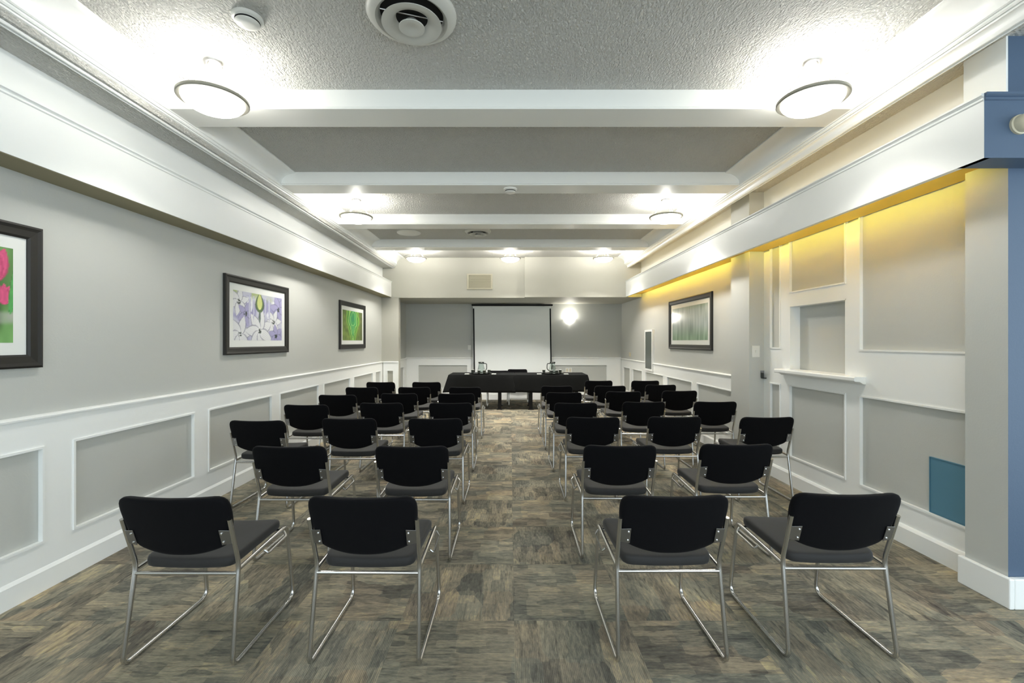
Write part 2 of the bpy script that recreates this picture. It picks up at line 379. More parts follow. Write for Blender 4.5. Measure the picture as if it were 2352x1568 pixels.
# pilaster panel at the end of the left wall, and the alcove's back wall
def wains_x(Y, x0, x1, panels, zp0=.285, zp1=.868, ztop=1.04):
    m = MB(); f = lambda a, b, c0, c1, p=T: m.box(a, b, Y, Y-p, c0, c1)
    f(x0, x1, .14, zp0); f(x0, x1, zp1, ztop); e = x0
    for (a, b) in panels+[(x1, x1)]:
        if a > e: f(e, a, zp0, zp1)
        e = b
        if b > a:
            w = .014
            f(a, b, zp1-w, zp1, .028); f(a, b, zp0, zp0+w, .028); f(a, a+w, zp0+w, zp1-w, .028); f(b-w, b, zp0+w, zp1-w, .028)
    m.extrude_x([(Y, ztop), (Y-T-.016, ztop), (Y-T-.018, ztop+.010), (Y-T-.006, ztop+.018), (Y, ztop+.022)], x0, x1)
    m.box(x0, x1, Y, Y-.035, 0, .14)
    return m
struct(wains_x(YH, -2.80, -2.464, [(-2.72, -2.57)]).build('trim_12', M['white']))
struct(wains_x(YB, -2.70, 2.86, [(-2.38, -1.10), (-.86, .62), (.90, 2.50)], zp1=.90, ztop=1.065).build('trim_13', M['white']))
struct(wainscot(-1, 2.70, YH+.17, YB-.04, [(10.3, 11.3)], ztop=1.05).build('trim_14', M['white']))

# right wall, far run
struct(MB().box(XR, XR+.3, 5.45, YB, 0, 3.23).build('wall_right', M['grey']))
rp = [(5.70, 6.87), (7.05, 8.17), (8.37, 9.50), (9.72, 10.50), (10.70, 11.33)]
struct(wainscot(1, XR, 5.62, YB-.04, rp, ztop=1.05).build('trim_15', M['white']))
base_y(1, XR, 5.62, YB-.04, 'baseboard_right')
# column
struct(MB().box(2.765, XR+.3, 5.19, 5.62, 0, 3.23).build('trim_16', M['grey'], bevel=.004))
cb = MB(); cb.box(2.74, 2.765, 5.17, 5.64, 0, .14); cb.box(2.765, 2.93, 5.165, 5.19, 0, .14); struct(cb.build('trim_17', M['white']))
# plain painted upper walls above the soffits
up = MB(); up.box(-XL+.02, -XL, YN, YH, 2.826, 3.125); struct(up.build('trim_22', M['white']))
up = MB(); up.box(2.935, 2.955, 2.78, 5.19, 2.56, 3.23); up.box(2.86, XR, 5.62, YH-.09, 2.56, 3.23); up.box(2.81, 2.82, 2.541, 2.78, 2.82, 3.23); struct(up.build('trim_23', M['white']))  # last box whitens the post top for the light it catches
# right wall, recessed near run (with the niche)
XP = 2.955; r = MB(); X2 = 3.25
ny0, ny1, nz0, nz1 = 3.92, 4.716, 1.19, 1.875
r.box(XP, X2, 2.78, ny0, 0, 3.23); r.box(XP, X2, ny1, 5.19, 0, 3.23)
r.box(XP, X2, ny0, ny1, 0, nz0); r.box(XP, X2, ny0, ny1, nz1, 3.23); r.box(3.04, X2, ny0, ny1, nz0, nz1)
struct(r.build('wall_right', M['grey']))
w = MB(); s = 1; ZT = 2.525
B = lambda y0, y1, z0, z1: boards(w, 1, XP, y0, y1, z0, z1)
B(2.78, 5.19, .14, .29)                       # bottom rail
B(3.77, 3.92, .29, ZT); B(4.716, 4.868, .29, ZT); B(5.066, 5.19, .29, ZT)   # stiles
B(2.78, 3.77, 1.05, 1.42); B(4.868, 5.066, 1.04, 1.42)                       # mid rails
B(3.92, 4.716, 1.048, nz0); B(3.92, 4.716, nz1, 2.007)                       # below and above the niche
for (a, b, c0, c1) in ((2.70, 3.77, .29, 1.05), (2.70, 3.77, 1.42, ZT+.1), (4.868, 5.066, .29, 1.04), (4.868, 5.066, 1.42, ZT+.1), (3.92, 4.716, .29, 1.048), (3.92, 4.716, 2.007, ZT+.1)):
    bead(w, 1, XP, a, b, c0, c1)
# niche lining
w.box(XP-T, 3.04, ny1-.012, ny1, nz0, nz1); w.box(XP-T, 3.04, ny0, ny0+.012, nz0, nz1); w.box(XP-T, 3.04, ny0, ny1, nz1-.012, nz1)
struct(w.build('trim_18', M['white']))
base_y(1, XP, 2.78, 5.19, 'baseboard_recess', th=.045)
sill = MB(); sill.extrude_y([(3.04, nz0-.005), (3.04, nz0+.018), (2.845, nz0+.018), (2.838, nz0+.010), (2.838, nz0-.016), (2.846, nz0-.024), (2.885, nz0-.026), (2.915, nz0-.045), (XP-T, nz0-.045), (XP-T, nz0-.005)], 3.70, 4.83)
o = sill.build('trim_19', M['white'], bevel=.003); struct(o)

# hung fascia beam on the right with its soffit board and wrap round the corner
f = MB(); f.extrude_y(fascia_profile(2.53, 2.565, 1, ZS, 2.825), 2.395, YH-.09)
f.cur = 1
f.extrude_x([(2.394, ZS), (2.394, 2.785), (2.386, 2.79), (2.386, 2.80), (2.394, 2.805), (2.380, 2.815), (2.380, 2.826), (2.54, 2.826), (2.54, ZS)], 2.531, 6)
struct(f.build('trim_20', [M['white'], M['blue']]))
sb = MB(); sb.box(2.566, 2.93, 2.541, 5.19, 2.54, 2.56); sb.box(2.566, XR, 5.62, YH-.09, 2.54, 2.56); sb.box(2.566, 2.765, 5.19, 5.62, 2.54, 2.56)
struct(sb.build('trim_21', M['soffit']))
# near return wall (blue on its camera side)
n = MB()
n.add([(2.82,2.54,0),(2.82,2.78,0),(2.82,2.78,3.23),(2.82,2.54,3.23)], [(0,1,2,3)])
n.cur = 1
n.add([(2.82,2.54,0),(6,2.54,0),(6,2.54,3.23),(2.82,2.54,3.23)], [(0,1,2,3)])
n.cur = 0
n.add([(2.82,2.78,0),(6,2.78,0),(6,2.78,3.23),(2.82,2.78,3.23),(6,2.54,0),(6,2.54,3.23),(2.82,2.54,0),(2.82,2.54,3.23)], [(0,3,2,1),(1,2,5,4),(3,7,5,2),(0,1,4,6)])
struct(n.build('wall_near', [M['grey'], M['blue']]))
nb = MB(); nb.box(2.79, 2.82, 2.505, 2.80, 0, .17); nb.box(2.82, 6, 2.505, 2.54, 0, .17)
struct(nb.build('baseboard_near', M['white'], bevel=.006))

# ------------------------------------------------------------------ lamps in the valance
for k, (y0, y1, lab, lab2) in enumerate(((2.80, 5.17, 'warm yellow strip light hidden behind the fascia above the recessed panels', 'warm trough light on top of the fascia box before the grey column'),
        (5.64, 9.7, 'warm yellow strip light hidden behind the fascia above the framed grass print', 'warm trough light on top of the fascia box beyond the grey column'))):
    t = empty('strip_light', (2.5655, (y0+y1)/2, 2.507)); tag(t, lab, 'light'); h = (y1-y0)/2
    MB().box(0, .012, -h, h, .004, .0175).build('diffuser', M['led'], t)
    MB().box(0, .034, -h, h, 0, .004).build('channel', M['white'], t)  # unseen shield added below the strip, limits its spill down the wall
    t = empty('trough_light', (2.60, (y0+y1)/2, 2.56)); tag(t, lab2, 'light')
    MB().box(0, .03, -h, h, .012, .03).build('diffuser', M['led_up'], t)
    MB().box(-.005, .035, -h, h, 0, .012).build('channel', M['white'], t)

# ------------------------------------------------------------------ ceiling lights
def bowl_light(x, y, zr, label, up=LAMP_UP, gm='bowl', down=DOWN):
    t = empty('ceiling_light', (x, y, zr)); tag(t, label, 'light', 'semi-flush bowl ceiling lights')
    R = .184; pr = []
    for k in range(13):
        a = k/12*PI/2; pr.append((R*math.cos(a)+.0001, -.085*math.sin(a)))
    pr2 = [(r_*.955, z_*.93+.002) for r_, z_ in pr[::-1]]
    MB().lathe(pr+pr2, n=48).build('bowl', M[gm], t, smooth=True)
    tor = [(R-.002, -.008), (R+.020, -.012), (R+.026, -.006), (R+.026, .008), (R+.018, .014), (R-.002, .012)]
    MB().lathe(tor, n=48, close=True).build('rim', M['ring'], t, smooth=True)
    top = ZC-zr
    for k in range(3):
        a = k*2*PI/3+.5
        MB().tube([(R*math.cos(a), R*math.sin(a), .01), (.10*math.cos(a), .10*math.sin(a), top*.55), (.045*math.cos(a), .045*math.sin(a), top-.02)], .005, 8).build('rod', M['nickel'], t, smooth=True)
    MB().lathe([(.0001, -.03), (.035, -.03), (.06, -.018), (.068, -.002), (.068, 0)], (0, 0, top), 32).build('canopy', M['nickel'], t, smooth=True)
    L = bpy.data.lights.new('bulb', 'POINT'); L.energy = up; L.color = (1, .97, .91); L.shadow_soft_size = .05
    lo = bpy.data.objects.new('bulb', L); COL.objects.link(lo); lo.parent = t; lo.location = (0, 0, .035)
    L = bpy.data.lights.new('down_fill', 'SPOT'); L.energy = down; L.color = (1, .96, .89); L.shadow_soft_size = .12; L.spot_size = math.radians(124); L.spot_blend = .45  # spot added below the bowl; its cone lights low surfaces, spares the fascia
    lo = bpy.data.objects.new('down_fill', L); COL.objects.link(lo); lo.parent = t; lo.location = (0, 0, -.10)
    return t
bowl_light(-1.965, 2.97, 3.10, 'round glowing bowl light with nickel ring, largest at upper left')
bowl_light(2.00, 2.97, 3.10, 'round glowing bowl light with nickel ring, largest at upper right')
bowl_light(-2.01, 5.85, 3.125, 'glowing bowl light in the third ceiling bay on the left', LAMP_UP*1.5, 'strong_bowl', DOWN*2.7)
bowl_light(2.03, 5.85, 3.125, 'glowing bowl light in the third ceiling bay on the right', LAMP_UP*1.5, 'strong_bowl', DOWN*2.7)
for x, lab in ((-1.89, 'left of the three hanging bowl lights before the cream header'), (0.0, 'middle of the three hanging bowl lights before the cream header'), (1.87, 'right of the three hanging bowl lights before the cream header')):
    bowl_light(x, 9.0, 3.17, lab, LAMP_UP*2.6, 'far_bowl', DOWN*(7.5 if x == 0 else 3.0))
bowl_light(-1.97, -.1, 3.10, 'added bowl light behind the camera on the left, out of view', LAMP_UP, 'bowl', DOWN*.35)  # unseen pair added to brighten the near end of the room
bowl_light(2.0, -.1, 3.10, 'added bowl light behind the camera on the right, out of view', LAMP_UP, 'bowl', DOWN*.35)

# round air diffusers
def diffuser(x, y, R, label):
    t = empty('ceiling_vent', (x, y, ZC)); tag(t, label, 'vent', 'round ceiling air vents')
    k = R/.25
    MB().lathe([(R, 0), (R, -.012), (R*.97, -.022), (R*.86, -.040), (R*.80, -.043), (R*.74, -.034), (R*.70, -.012), (R*.70, 0)], n=48).build('outer_ring', M['vent'], t, smooth=True)
    MB().lathe([(R*.70, -.003), (.0001, -.003)], n=48).build('throat', M['ventdark'], t)
    MB().lathe([(R*.38, -.022), (R*.44, -.040), (R*.56, -.056), (R*.66, -.060), (R*.665, -.066), (R*.56, -.066), (R*.42, -.054), (R*.35, -.026)], n=48, close=True).build('cone', M['vent'], t, smooth=True)
    MB().lathe([(.0001, -.030), (R*.10, -.034), (R*.22, -.066), (R*.285, -.078), (R*.285, -.084), (R*.20, -.086), (R*.13, -.080), (.0001, -.078)], n=48).build('center_cone', M['vent'], t, smooth=True)
    b = MB()
    for a in (.3,): c, s_ = math.cos(a)*R*.7, math.sin(a)*R*.7; b.tube([(-c, -s_, -.008), (c, s_, -.008)], .004, 6)
    b.build('bracket', M['nickel'], t)
diffuser(-.555, 2.53, .25, 'large round air vent at the top middle of the picture')
diffuser(-.54, 7.50, .22, 'small round air vent in the far ceiling bay')
# smoke detectors
def detector(x, y, z, R, label):
    t = empty('smoke_detector', (x, y, z)); tag(t, label, 'smoke detector')
    MB().lathe([(R, 0), (R, -.012), (R*.93, -.018), (R*.80, -.020)], n=36).build('base', M['plastic'], t, smooth=True)
    MB().lathe([(R*.80, -.018), (R*.78, -.034), (R*.60, -.044), (R*.3, -.047), (.0001, -.047)], n=36).build('cover', M['plastic'], t, smooth=True)
    g = MB().lathe([(R*.79, -.021), (R*.802, -.024), (R*.80, -.029), (R*.785, -.031)], n=36, close=True)
    g.build('slot_ring', M['ventdark'], t)
detector(-1.50, 2.56, ZC, .082, 'white round smoke detector on the stucco beside the large vent')
detector(0, 5.0, ZB, .075, 'small white smoke detector under the second ceiling beam')
o = MB().lathe([(.20, 0), (.20, -.008), (.19, -.016), (.0001, -.02)], (-1.72, 7.6, ZC), 40).build('ceiling_speaker', M['plastic'], smooth=True)
tag(o, 'pale flat round speaker plate on the far ceiling, left of the small vent', 'speaker')

# ------------------------------------------------------------------ framed prints
def picture(side, X, y0, y1, z0, z1, kind, label, fw=.078, mw=.07):
    t = empty('framed_picture', (X, (y0+y1)/2, (z0+z1)/2)); tag(t, label, 'picture')
    s_ = -side; W2, H2 = (y1-y0)/2, (z1-z0)/2; d = .032*s_
    def ring(hw, hh, w_, x0, x1):
        m = MB(); m.box(x0, x1, -hw, hw, hh-w_, hh); m.box(x0, x1, -hw, hw, -hh, -hh+w_); m.box(x0, x1, -hw, -hw+w_, -hh+w_, hh-w_); m.box(x0, x1, hw-w_, hw, -hh+w_, hh-w_); return m
    fr = MB()
    def loop(hw, hh, x): return [(x, -hw, -hh), (x, hw, -hh), (x, hw, hh), (x, -hw, hh)]
    L_ = [loop(W2, H2, 0), loop(W2, H2, d*.85), loop(W2-.012, H2-.012, d), loop(W2-.03, H2-.03, d*.82), loop(W2-fw+.012, H2-fw+.012, d*.72), loop(W2-fw, H2-fw, d*.55), loop(W2-fw, H2-fw, 0)]
    vs = [p for l in L_ for p in l]; fs = []
    for i in range(len(L_)-1):
        for j in range(4): fs.append((i*4+j, i*4+(j+1) % 4, (i+1)*4+(j+1) % 4, (i+1)*4+j))
    fr.add(vs, fs).build('frame', M['frame_black'], t)
    iw, ih = W2-fw, H2-fw
    MB().box(0, d*.30, -iw, iw, -ih, ih).build('mat_board', M['matboard' if kind == 'misty_grass' else 'matboard_dull'], t)
    build_print(kind, d*.33, iw-mw, ih-mw, t, kind == 'misty_grass')
    return t
picture(-1, -XL, 1.395, 2.70, 1.345, 2.175, 'pink_tulips', 'black framed print of pink and green tulips, cut off at the left edge')
picture(-1, -XL, 4.43, 5.70, 1.365, 2.178, 'lilac_flowers', 'black framed print of white and lilac flowers on the left wall')
picture(-1, -XL, 7.42, 8.72, 1.372, 2.190, 'green_leaf', 'black framed print of bright green leaf, farthest on the left wall')
picture(1, XR, 6.36, 8.08, 1.372, 2.215, 'misty_grass', 'black framed print of grey-green misty grass on the right wall')

# ------------------------------------------------------------------ small wall things
t = empty('light_switch', (2.84, 5.19, 1.385)); tag(t, 'white toggle light switch on the grey column', 'light switch')
MB().box(-.045, .045, -.007, 0, -.067, .067).build('plate', M['plastic'], t, bevel=.003)
MB().box(-.007, .007, -.022, -.006, -.012, .014).build('toggle', M['plastic'], t, bevel=.002)
t = empty('light_switch', (-1.055, YB, 1.345)); tag(t, 'small white switch on the grey back wall left of the screen', 'light switch')
MB().box(-.04, .04, -.007, 0, -.06, .06).build('plate', M['plastic'], t, bevel=.003)
MB().box(-.007, .007, -.02, -.006, -.012, .012).build('toggle', M['plastic'], t)
t = empty('wall_outlet', (1.51, YB, .76)); tag(t, 'white double outlet plate on the back wall right of the screen', 'outlet')
MB().box(-.085, .085, -.008, 0, -.06, .06).build('plate', M['plastic'], t, bevel=.003)
for dx in (-.04, .04): MB().box(dx-.02, dx+.02, -.012, -.007, -.04, .04).build('socket', M['ivory'], t, bevel=.002)
o = MB().box(XR-.012, XR, 10.70, 10.84, 1.14, 1.24).build('thermostat', M['ivory'], bevel=.004); tag(o, 'small ivory thermostat above the rail at the far right corner', 'thermostat')
t = empty('wall_bracket', (2.93, 5.155, 1.12)); tag(t, 'small metal bracket low on the grey column beside the narrow panel', 'bracket')
MB().box(-.035, .035, .027, .035, -.035, .045).build('back_plate', M['steel_plate'], t)
MB().box(-.035, .035, -.02, .027, -.045, -.035).box(-.035, -.028, -.02, .027, -.035, .02).box(.028, .035, -.02, .027, -.035, .02).build('cup', M['smoke'], t)
# blue hatch in the recess
t = empty('access_hatch', (XP, 2.965, .50)); tag(t, 'teal-blue square hatch low in the recessed right wall', 'hatch')
MB().box(-.010, 0, -.18, .18, -.19, .19).build('door', M['teal'], t, bevel=.003)
MB().box(-.014, 0, -.184, -.180, -.194, .194).box(-.014, 0, .180, .184, -.194, .194).box(-.014, 0, -.180, .180, .190, .194).box(-.014, 0, -.180, .180, -.194, -.190).build('frame', M['teal'], t)
# framed dark glass on the right wall
t = empty('glass_panel', (XR, 9.20, 1.32)); tag(t, 'narrow tall dark grey glass panel in pale frame beside the grass print', 'panel')
MB().box(-.05, 0, -.25, -.21, -.42, .42).box(-.05, 0, .21, .25, -.42, .42).box(-.05, 0, -.21, .21, .38, .42).box(-.05, 0, -.21, .21, -.42, -.38).build('frame', M['white'], t)
MB().box(-.044, -.002, -.21, .21, -.38, .38).build('pane', M['mirror'], t)
# header return-air grille
t = empty('return_grille', (-.674, YH, 2.82)); tag(t, 'beige rectangular air grille on the cream header', 'vent')
g = MB(); g.box(-.283, .283, -.02, 0, .14, .172); g.box(-.283, .283, -.02, 0, -.172, -.14); g.box(-.283, -.245, -.02, 0, -.14, .14); g.box(.245, .283, -.02, 0, -.14, .14)
g.build('frame', M['grille'], t, bevel=.003)
g = MB(); g.box(-.245, .245, -.004, 0, -.14, .14)
for k in range(14):
    z = -.13+k*.02; g.add([(-.245, -.006, z-.006), (.245, -.006, z-.006), (.245, -.016, z+.004), (-.245, -.016, z+.004)], [(0, 1, 2, 3)])
g.build('louvers', M['grille'], t)
# wall sensor on the blue band
t = empty('wall_sensor', (2.715, 2.394, 2.655)); tag(t, 'cream dome on the blue beam end at the right edge', 'sensor')
o = MB().lathe([(.052, 0), (.052, .012), (.046, .016)], n=32).build('base', M['ivory'], t, smooth=True); o.rotation_euler = (PI/2, 0, 0)
o = MB().lathe([(.046, .014), (.045, .04), (.036, .062), (.018, .074), (.0001, .076)], n=32).build('dome', M['ivory'], t, smooth=True); o.rotation_euler = (PI/2, 0, 0)
# sconce
t = empty('wall_sconce', (1.53, YB, 2.06)); tag(t, 'glowing glass wall sconce right of the projection screen', 'light')
vs = []; fs = []; n_ = 16
prof = [(.12, .045), (.115, .01), (.098, -.03), (.065, -.06), (.025, -.075)]
for r_, z_ in prof:
    for i in range(n_+1): a = PI+PI*i/n_; vs.append((r_*math.cos(a), r_*.75*math.sin(a)-.012, z_))
for j in range(len(prof)-1):
    for i in range(n_): fs.append((j*(n_+1)+i, j*(n_+1)+i+1, (j+1)*(n_+1)+i+1, (j+1)*(n_+1)+i))
MB().add(vs, fs).build('shade', M['sconce'], t, smooth=True)
MB().box(-.05, .05, -.012, 0, -.06, .06).build('back_plate', M['nickel'], t, bevel=.003)
L = bpy.data.lights.new('bulb', 'POINT'); L.energy = 3; L.color = (1, .95, .85); L.shadow_soft_size = .04
lo = bpy.data.objects.new('bulb', L); COL.objects.link(lo); lo.parent = t; lo.location = (0, -.07, .09)

# ------------------------------------------------------------------ projection screen
t = empty('projection_screen', (.05, 11.42, 0)); tag(t, 'large white projection screen with black side borders behind the table', 'screen')
MB().box(-1.03, 1.03, -.04, .04, 2.405, 2.448).build('case', M['black_metal'], t, bevel=.008)
MB().box(-1.00, .99, -.004, .004, .62, 2.40).build('screen_fabric', M['screen'], t)
MB().add([(-.985,-.007,.62),(-.945,-.007,.62),(-.965,-.007,2.34),(-1.000,-.007,2.34),(-.985,-.003,.62),(-.945,-.003,.62),(-.965,-.003,2.34),(-1.000,-.003,2.34)],
    [(0,1,2,3),(7,6,5,4),(0,4,5,1),(1,5,6,2),(2,6,7,3),(3,7,4,0)]).build('border', M['black_metal'], t)
MB().add([(.975,-.007,.62),(1.01,-.007,.62),(.985,-.007,2.34),(.950,-.007,2.34),(.975,-.003,.62),(1.01,-.003,.62),(.985,-.003,2.34),(.950,-.003,2.34)],
    [(0,1,2,3),(7,6,5,4),(0,4,5,1),(1,5,6,2),(2,6,7,3),(3,7,4,0)]).build('border', M['black_metal'], t)
MB().box(-.99, .99, -.012, .012, .60, .625).build('weight_bar', M['nickel'], t)
for sx in (-.8, .8): MB().box(sx-.02, sx+.02, .0, .18, 2.40, 2.44).build('wall_arm', M['black_metal'], t)

# ------------------------------------------------------------------ head table: two folding tables, two cloths
def table(x0, x1, legs, label):
    t = empty('folding_table', ((x0+x1)/2, 10.2, 0)); tag(t, label, 'table', 'folding tables under black cloths')
    hw = (x1-x0)/2; cx = (x0+x1)/2
    MB().box(-hw, hw, -.38, .38, .735, .762).build('tabletop', M['black_metal'], t, bevel=.004)
    for lx in legs:
        l = lx-cx
        g = MB(); g.box(l-.036, l+.036, -.33, -.27, .012, .735); g.box(l-.03, l+.03, .27, .32, .012, .735); g.box(l-.028, l+.028, -.28, .28, .30, .34)
        lg = g.build('leg', M['black_metal'], t, bevel=.004)
        for yy in (-.30, .30): MB().box(l-.06, l+.06, yy-.06, yy+.06, 0, .016).build('foot', M['black_metal'], lg, bevel=.003)
table(-1.34, .10, (-1.12, -.235), 'left folding table under the black cloth, dark square legs')
table(.105, 1.68, (.455, 1.46), 'right folding table under the black cloth, dark square legs')
def cloth(x0, x1, y0, y1, zt, drop, seed, label, lo_, hi_):
    rnd = random.Random(seed); ph = [rnd.uniform(0, 6) for _ in range(6)]
    per = []; st = .05
    def seg(a, b, nrm):
        n = max(2, int((Vector(b)-Vector(a)).length/st))
        for k in range(n): per.append((a[0]+(b[0]-a[0])*k/n, a[1]+(b[1]-a[1])*k/n, nrm, k/n))
    seg((x0, y0), (x1, y0), (0, -1)); seg((x1, y0), (x1, y1), (hi_, 0)); seg((x1, y1), (x0, y1), (0, 1)); seg((x0, y1), (x0, y0), (lo_, 0))
    n = len(per); rows = 9; vs = []; fs = []
    for j in range(rows):
        q_ = j/(rows-1)
        for i, (x, y, nr, k) in enumerate(per):
            s_ = i*.05
            amp = .014*q_+.002
            wv = amp*(math.sin(s_*9+ph[0])+.6*math.sin(s_*17+ph[1])+.5*math.sin(s_*5+ph[2]))
            fl = 0
            dx0, dx1 = abs(x-x0), abs(x-x1); dy = min(abs(y-y0), abs(y-y1))
            if lo_ and dx0 < .16: fl = (1-dx0/.16)
            if hi_ and dx1 < .16: fl = max(fl, (1-dx1/.16))
            if nr[1] == 0: fl = max(0, 1-dy/.2)*abs(nr[0])
            out = .012*min(1, q_*6)+wv+.085*fl*q_
            nx, ny = nr
            ex = ey = 0
            if fl and nr[1] != 0: ex = (-1 if dx0 < dx1 else 1)*.11*fl*q_
            if fl and nr[0] != 0: ey = (-1 if abs(y-y0) < abs(y-y1) else 1)*.04*fl*q_
            z = zt-drop*q_*(1+.025*math.sin(s_*4+ph[3]))-.0*(fl)
            if j == 0: vs.append((x, y, zt))
            else: vs.append((x+nx*out+ex, y+ny*out+ey, z))
    for j in range(rows-1):
        for i in range(n): fs.append((j*n+i, j*n+(i+1) % n, (j+1)*n+(i+1) % n, (j+1)*n+i))
    fs.append(tuple(range(n)))
    o = MB().add(vs, fs).build('tablecloth', M['cloth'], smooth=True)
    sm = o.modifiers.new('solid', 'SOLIDIFY'); sm.thickness = .003; sm.offset = 1
    return tag(o, label, 'tablecloth', 'black tablecloths on the head tables')
cloth(-1.352, .092, 9.80, 10.60, .767, .375, 3, 'black tablecloth draped over the left head table', -1, .1)
cloth(.104, 1.692, 9.80, 10.60, .767, .375, 5, 'black tablecloth draped over the right head table', -.1, 1)

def service(cx, side):
    TZ = .7715; sd = 'left' if side < 0 else 'right'
    t = empty('serving_tray', (cx, 10.12, TZ)); tag(t, 'dark serving tray on the %s head table' % sd, 'tray')
    MB().lathe([(.0001, .006), (.20, .006), (.235, .022), (.24, .022), (.205, 0), (.0001, 0)], n=40).build('dish', M['tray'], t, smooth=True)
    t = empty('water_pitcher', (cx+.01, 10.12, TZ+.007)); tag(t, 'clear water pitcher with dark rim on the %s tray' % sd, 'pitcher')
    MB().lathe([(.0001, .0), (.072, .0), (.080, .02), (.078, .10), (.060, .18), (.052, .215), (.058, .24), (.055, .24), (.049, .215), (.057, .18), (.075, .10), (.077, .022), (.07, .008), (.0001, .008)], n=36).build('jug', M['glass'], t, smooth=True)
    MB().lathe([(.052, .225), (.062, .232), (.066, .25), (.058, .262), (.0001, .264)], n=36).build('lid', M['smoke'], t, smooth=True)
    MB().tube(fillet([(-side*.050, 0, .225), (-side*.12, 0, .225), (-side*.125, 0, .10), (-side*.074, 0, .06)], .03), .009, 8).build('handle', M['smoke'], t, smooth=True)
    spots = [(-.185, .02, 'at its far left'), (.185, .03, 'at its far right'), (-.03, -.15, 'at its front'), (.09, -.14, 'at its front right')]
    for dx, dy, w_ in spots:
        t = empty('tumbler', (cx+dx, 10.12+dy, TZ+.012)); tag(t, 'small dark tumbler on the %s tray, %s' % (sd, w_), 'glass', 'tumblers on the trays')
        MB().lathe([(.0001, 0), (.028, 0), (.034, .075), (.031, .075), (.026, .006), (.0001, .006)], n=20).build('cup', M['smoke'], t, smooth=True)
        MB().lathe([(.036, .076), (.036, .082), (.0001, .083)], n=20).build('paper_cap', M['paper'], t)
    for dx in (-.30, .30):
        o = MB().box(-.05, .05, -.06, .06, 0, .012).build('napkin', M['paper'], loc=(cx+dx, 10.0, TZ), bevel=.002)
        tag(o, 'small white folded napkin %s of the %s tray' % ('left' if dx < 0 else 'right', sd), 'napkin')
service(-.665, -1); service(.945, 1)

# ------------------------------------------------------------------ chairs
def cushion(outline, th, yc, axis='y', shape=None):
    """outline: list of 2-D points; grows rounded pillow; shape(a, b) gives offset along thickness axis"""
    n = len(outline); cx = sum(p[0] for p in outline)/n; cz = sum(p[1] for p in outline)/n
    prof = [(1.0, 0), (.995, .45), (.98, .78), (.95, .94), (.90, 1.0), (.8, 1.02), (.65, 1.04), (.5, 1.05), (.35, 1.06), (.2, 1.06), (.08, 1.06)]
    rings = [(f_, -h_) for f_, h_ in prof[::-1]]+[(f_, h_) for f_, h_ in prof[1:]]
    vs = []; fs = []
    for f_, h_ in rings:
        for (a, b) in outline:
            A, Bb = cx+(a-cx)*f_, cz+(b-cz)*f_
            off = shape(A, Bb) if shape else 0
            vs.append((A, Bb, yc+off+h_*th/2))
    k = len(rings)
    for j in range(k-1):
        for i in range(n): fs.append((j*n+i, j*n+(i+1) % n, (j+1)*n+(i+1) % n, (j+1)*n+i))
    fs += [tuple(range(n))[::-1], tuple(range((k-1)*n, k*n))]
    return vs, fs
def rounded(poly, rads, seg=6):
    out = []; n = len(poly)
    for i in range(n):
        p, a, b = Vector(poly[i]), Vector(poly[i-1]), Vector(poly[(i+1) % n]); r_ = rads[i]
        if r_ <= 0: out.append(tuple(p)); continue
        A, Bb = p+(a-p).normalized()*r_, p+(b-p).normalized()*r_
        for k in range(seg+1):
            t_ = k/seg; q_ = A*(1-t_)**2+p*2*t_*(1-t_)+Bb*t_*t_; out.append((q_.x, q_.y))
    return out
def resample(poly, n):
    P = [Vector(p) for p in poly]+[Vector(poly[0])]; L = [0]
    for a, b in zip(P, P[1:]): L.append(L[-1]+(b-a).length)
    out = []; j = 0
    for i in range(n):
        d = L[-1]*i/n
        while L[j+1] < d: j += 1
        k = (d-L[j])/max(1e-9, L[j+1]-L[j]); q_ = P[j].lerp(P[j+1], k); out.append((q_.x, q_.y))
    return out
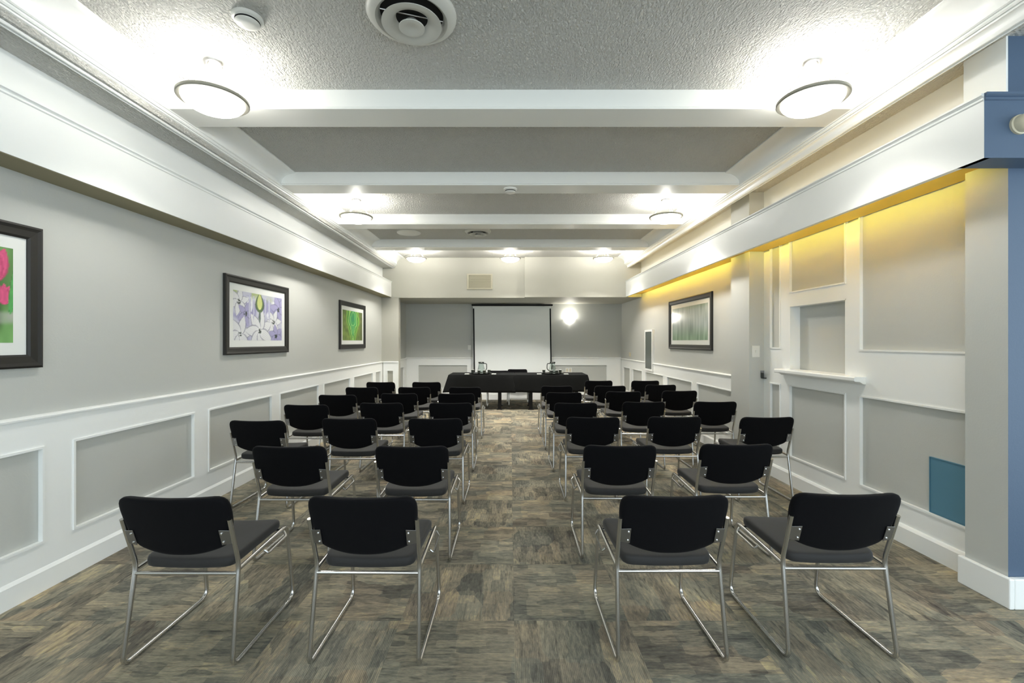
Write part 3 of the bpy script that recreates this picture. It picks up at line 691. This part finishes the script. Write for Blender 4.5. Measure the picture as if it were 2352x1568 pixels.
def make_chair():
    t = empty('stacking_chair')
    # local: +y is the way the sitter faces; sled on the floor
    R = .0105
    for s_ in (-1, 1):
        xb, xm, xt = .253*s_, .243*s_, .246*s_
        pts = [(xm-.003*s_, -.232, .425), (xm, .215, .447), (xb-.004*s_, .262, R+.06), (xb, .290, R), (xb, -.275, R), (xm, -.232, .42), (xm-.002*s_, -.222, .475), (xt, -.305, .70)]
        pts = [(xm-.001*s_, -.228, .425), (xm, .222, .447), (xb, .285, R), (xb, -.292, R), (xm, -.225, .452), (xt, -.300, .69)]
        MB().tube(fillet(pts, [.035, .065, .045, .035]), R, 10).build('side_frame', M['chrome'], t, smooth=True)
        # ganging hook along the seat edge
        MB().tube(fillet([(xm+.012*s_, .17, .438), (xm+.030*s_, .16, .415), (xm+.030*s_, -.02, .405), (xm+.012*s_, -.03, .425)], .01), .006, 8).build('linking_hook', M['chrome'], t, smooth=True)
        # bracket plate with two rivets on the back's rear
        zc_, yb_ = .60, None
        def Y(z): return -.222-.333*(z-.465)
        pl = MB()
        xa, xo = .196*s_, .240*s_
        q = [(xo, Y(.565)-.010, .565), (xo, Y(.635)-.010, .635), (xa, Y(.640)-.018, .640), (xa, Y(.560)-.018, .560)]
        q2 = [(a, b-.004, c_) for a, b, c_ in q]
        pl.add(q+q2, [(0,1,2,3),(7,6,5,4),(0,4,5,1),(1,5,6,2),(2,6,7,3),(3,7,4,0)])
        bp = pl.build('bracket', M['steel_plate'], t, bevel=.0015)
        for zz in (.577, .622):
            o = MB().lathe([(.0055, 0), (.005, .003), (.0001, .004)], n=12).build('rivet', M['chrome'], bp, smooth=True)
            o.location = (.207*s_, Y(zz)-.021, zz); o.rotation_euler = (PI/2, 0, 0)
    MB().tube([(-.240, -.232, .409), (.240, -.232, .409)], .009, 10).build('rear_rail', M['chrome'], t, smooth=True)
    MB().tube([(-.240, .19, .432), (.240, .19, .432)], .009, 10).build('front_rail', M['chrome'], t, smooth=True)
    # seat: outline in x, y
    out = resample(rounded([(-.215, -.222), (.215, -.222), (.232, .215), (-.232, .215)], [.045, .045, .06, .06]), 72)
    vs, fs = cushion(out, .052, .447, shape=lambda a, b: .020*(b+.22)/.44+.010*(a/.23)**2-.010*max(0, (b-.12)/.1)**2)
    MB().add(vs, fs).build('seat', M['seat_fabric'], t, smooth='all')
    # backrest: outline in x, z (z along the slanted back)
    base = resample(rounded([(-.222, .556), (-.10, .506), (.10, .506), (.222, .556), (.250, .70), (.246, .805), (-.246, .805), (-.250, .70)], [.045, .08, .08, .045, .05, .055, .055, .05]), 72)
    vs, fs = cushion(base, .046, 0, shape=lambda a, b: 0)
    vv = []
    for a, b, h_ in vs:
        yy = -.222-.333*(b-.465)+h_*.95+.004 - .026*(1-(a/.24)**2)+.012
        vv.append((a, yy, b-.006*(1-(a/.24)**2)*((b-.5)/.3)**3))
    MB().add(vv, fs).build('backrest', M['fabric'], t, smooth='all')
    return t
chair0 = make_chair(); first = [True]
def put_chair(x, y, rz, label, group='black chrome-framed chairs set out in rows'):
    c = chair0 if first[0] else copy_tree(chair0); first[0] = False
    c.location = (x, y, 0); c.rotation_euler = (0, 0, rz); tag(c, label, 'chair', group)
rows = [ # yback -> centre is +.335
 ('in the nearest row', [(-1.525, 2.01), (-.671, 2.015)], [(.752, 2.03), (1.562, 2.055)]),
 ('in the second row', [(-1.487, 2.99), (-.662, 2.99)], [(.748, 3.015), (1.553, 3.05)]),
 ('in the third row', [(-2.245, 3.96), (-1.472, 4.07), (-.682, 4.07)], [(.772, 4.14), (1.536, 4.16), (2.385, 4.14)]),
 ('in the fourth row from the camera', [(-2.262, 4.95), (-1.472, 5.10), (-.683, 5.10)], [(.746, 5.10), (1.553, 5.19), (2.397, 5.21)]),
 ('in the fifth row from the camera', [(-2.276, 5.87), (-1.497, 6.03), (-.730, 6.02)], [(.742, 6.15), (1.592, 6.27), (2.420, 6.37)]),
 ('in the sixth row from the camera', [(-2.275, 6.84), (-1.480, 6.87), (-.692, 6.87)], [(.732, 7.03), (1.580, 7.07), (2.440, 7.24)]),
 ('in the farthest row before the table', [(-2.240, 7.72), (-1.445, 7.72)], [(1.587, 8.00), (2.420, 8.00)])]
for rname, L_, R_ in rows:
    for lst, side in ((L_, 'left'), (R_, 'right')):
        n = len(lst)
        for k, (x, yb) in enumerate(lst):
            if n == 3:
                nm = ['wall', 'middle', 'aisle'][k] if side == 'left' else ['aisle', 'middle', 'wall'][k]
            elif rname.startswith('in the farthest'):
                nm = ['wall', 'inner'][k] if side == 'left' else ['inner', 'wall'][k]
            else:
                nm = ['outer', 'aisle'][k] if side == 'left' else ['aisle', 'outer'][k]
            ds = {'wall': 'the one by the wall', 'middle': 'the middle one', 'aisle': 'the one beside the aisle', 'inner': 'the one nearer the middle', 'outer': 'the one away from the aisle'}[nm]
            put_chair(x, yb+.335, random.uniform(-.012, .012), 'black chair %s, %s side, %s' % (rname, side, ds))
put_chair(.18, 10.98, PI, 'black chair behind the head table, its back showing over the middle', 'black chairs behind the head table')
put_chair(-.28, 10.43, PI, 'black chair pushed under the left head table, chrome legs showing below the cloth', 'black chairs behind the head table')
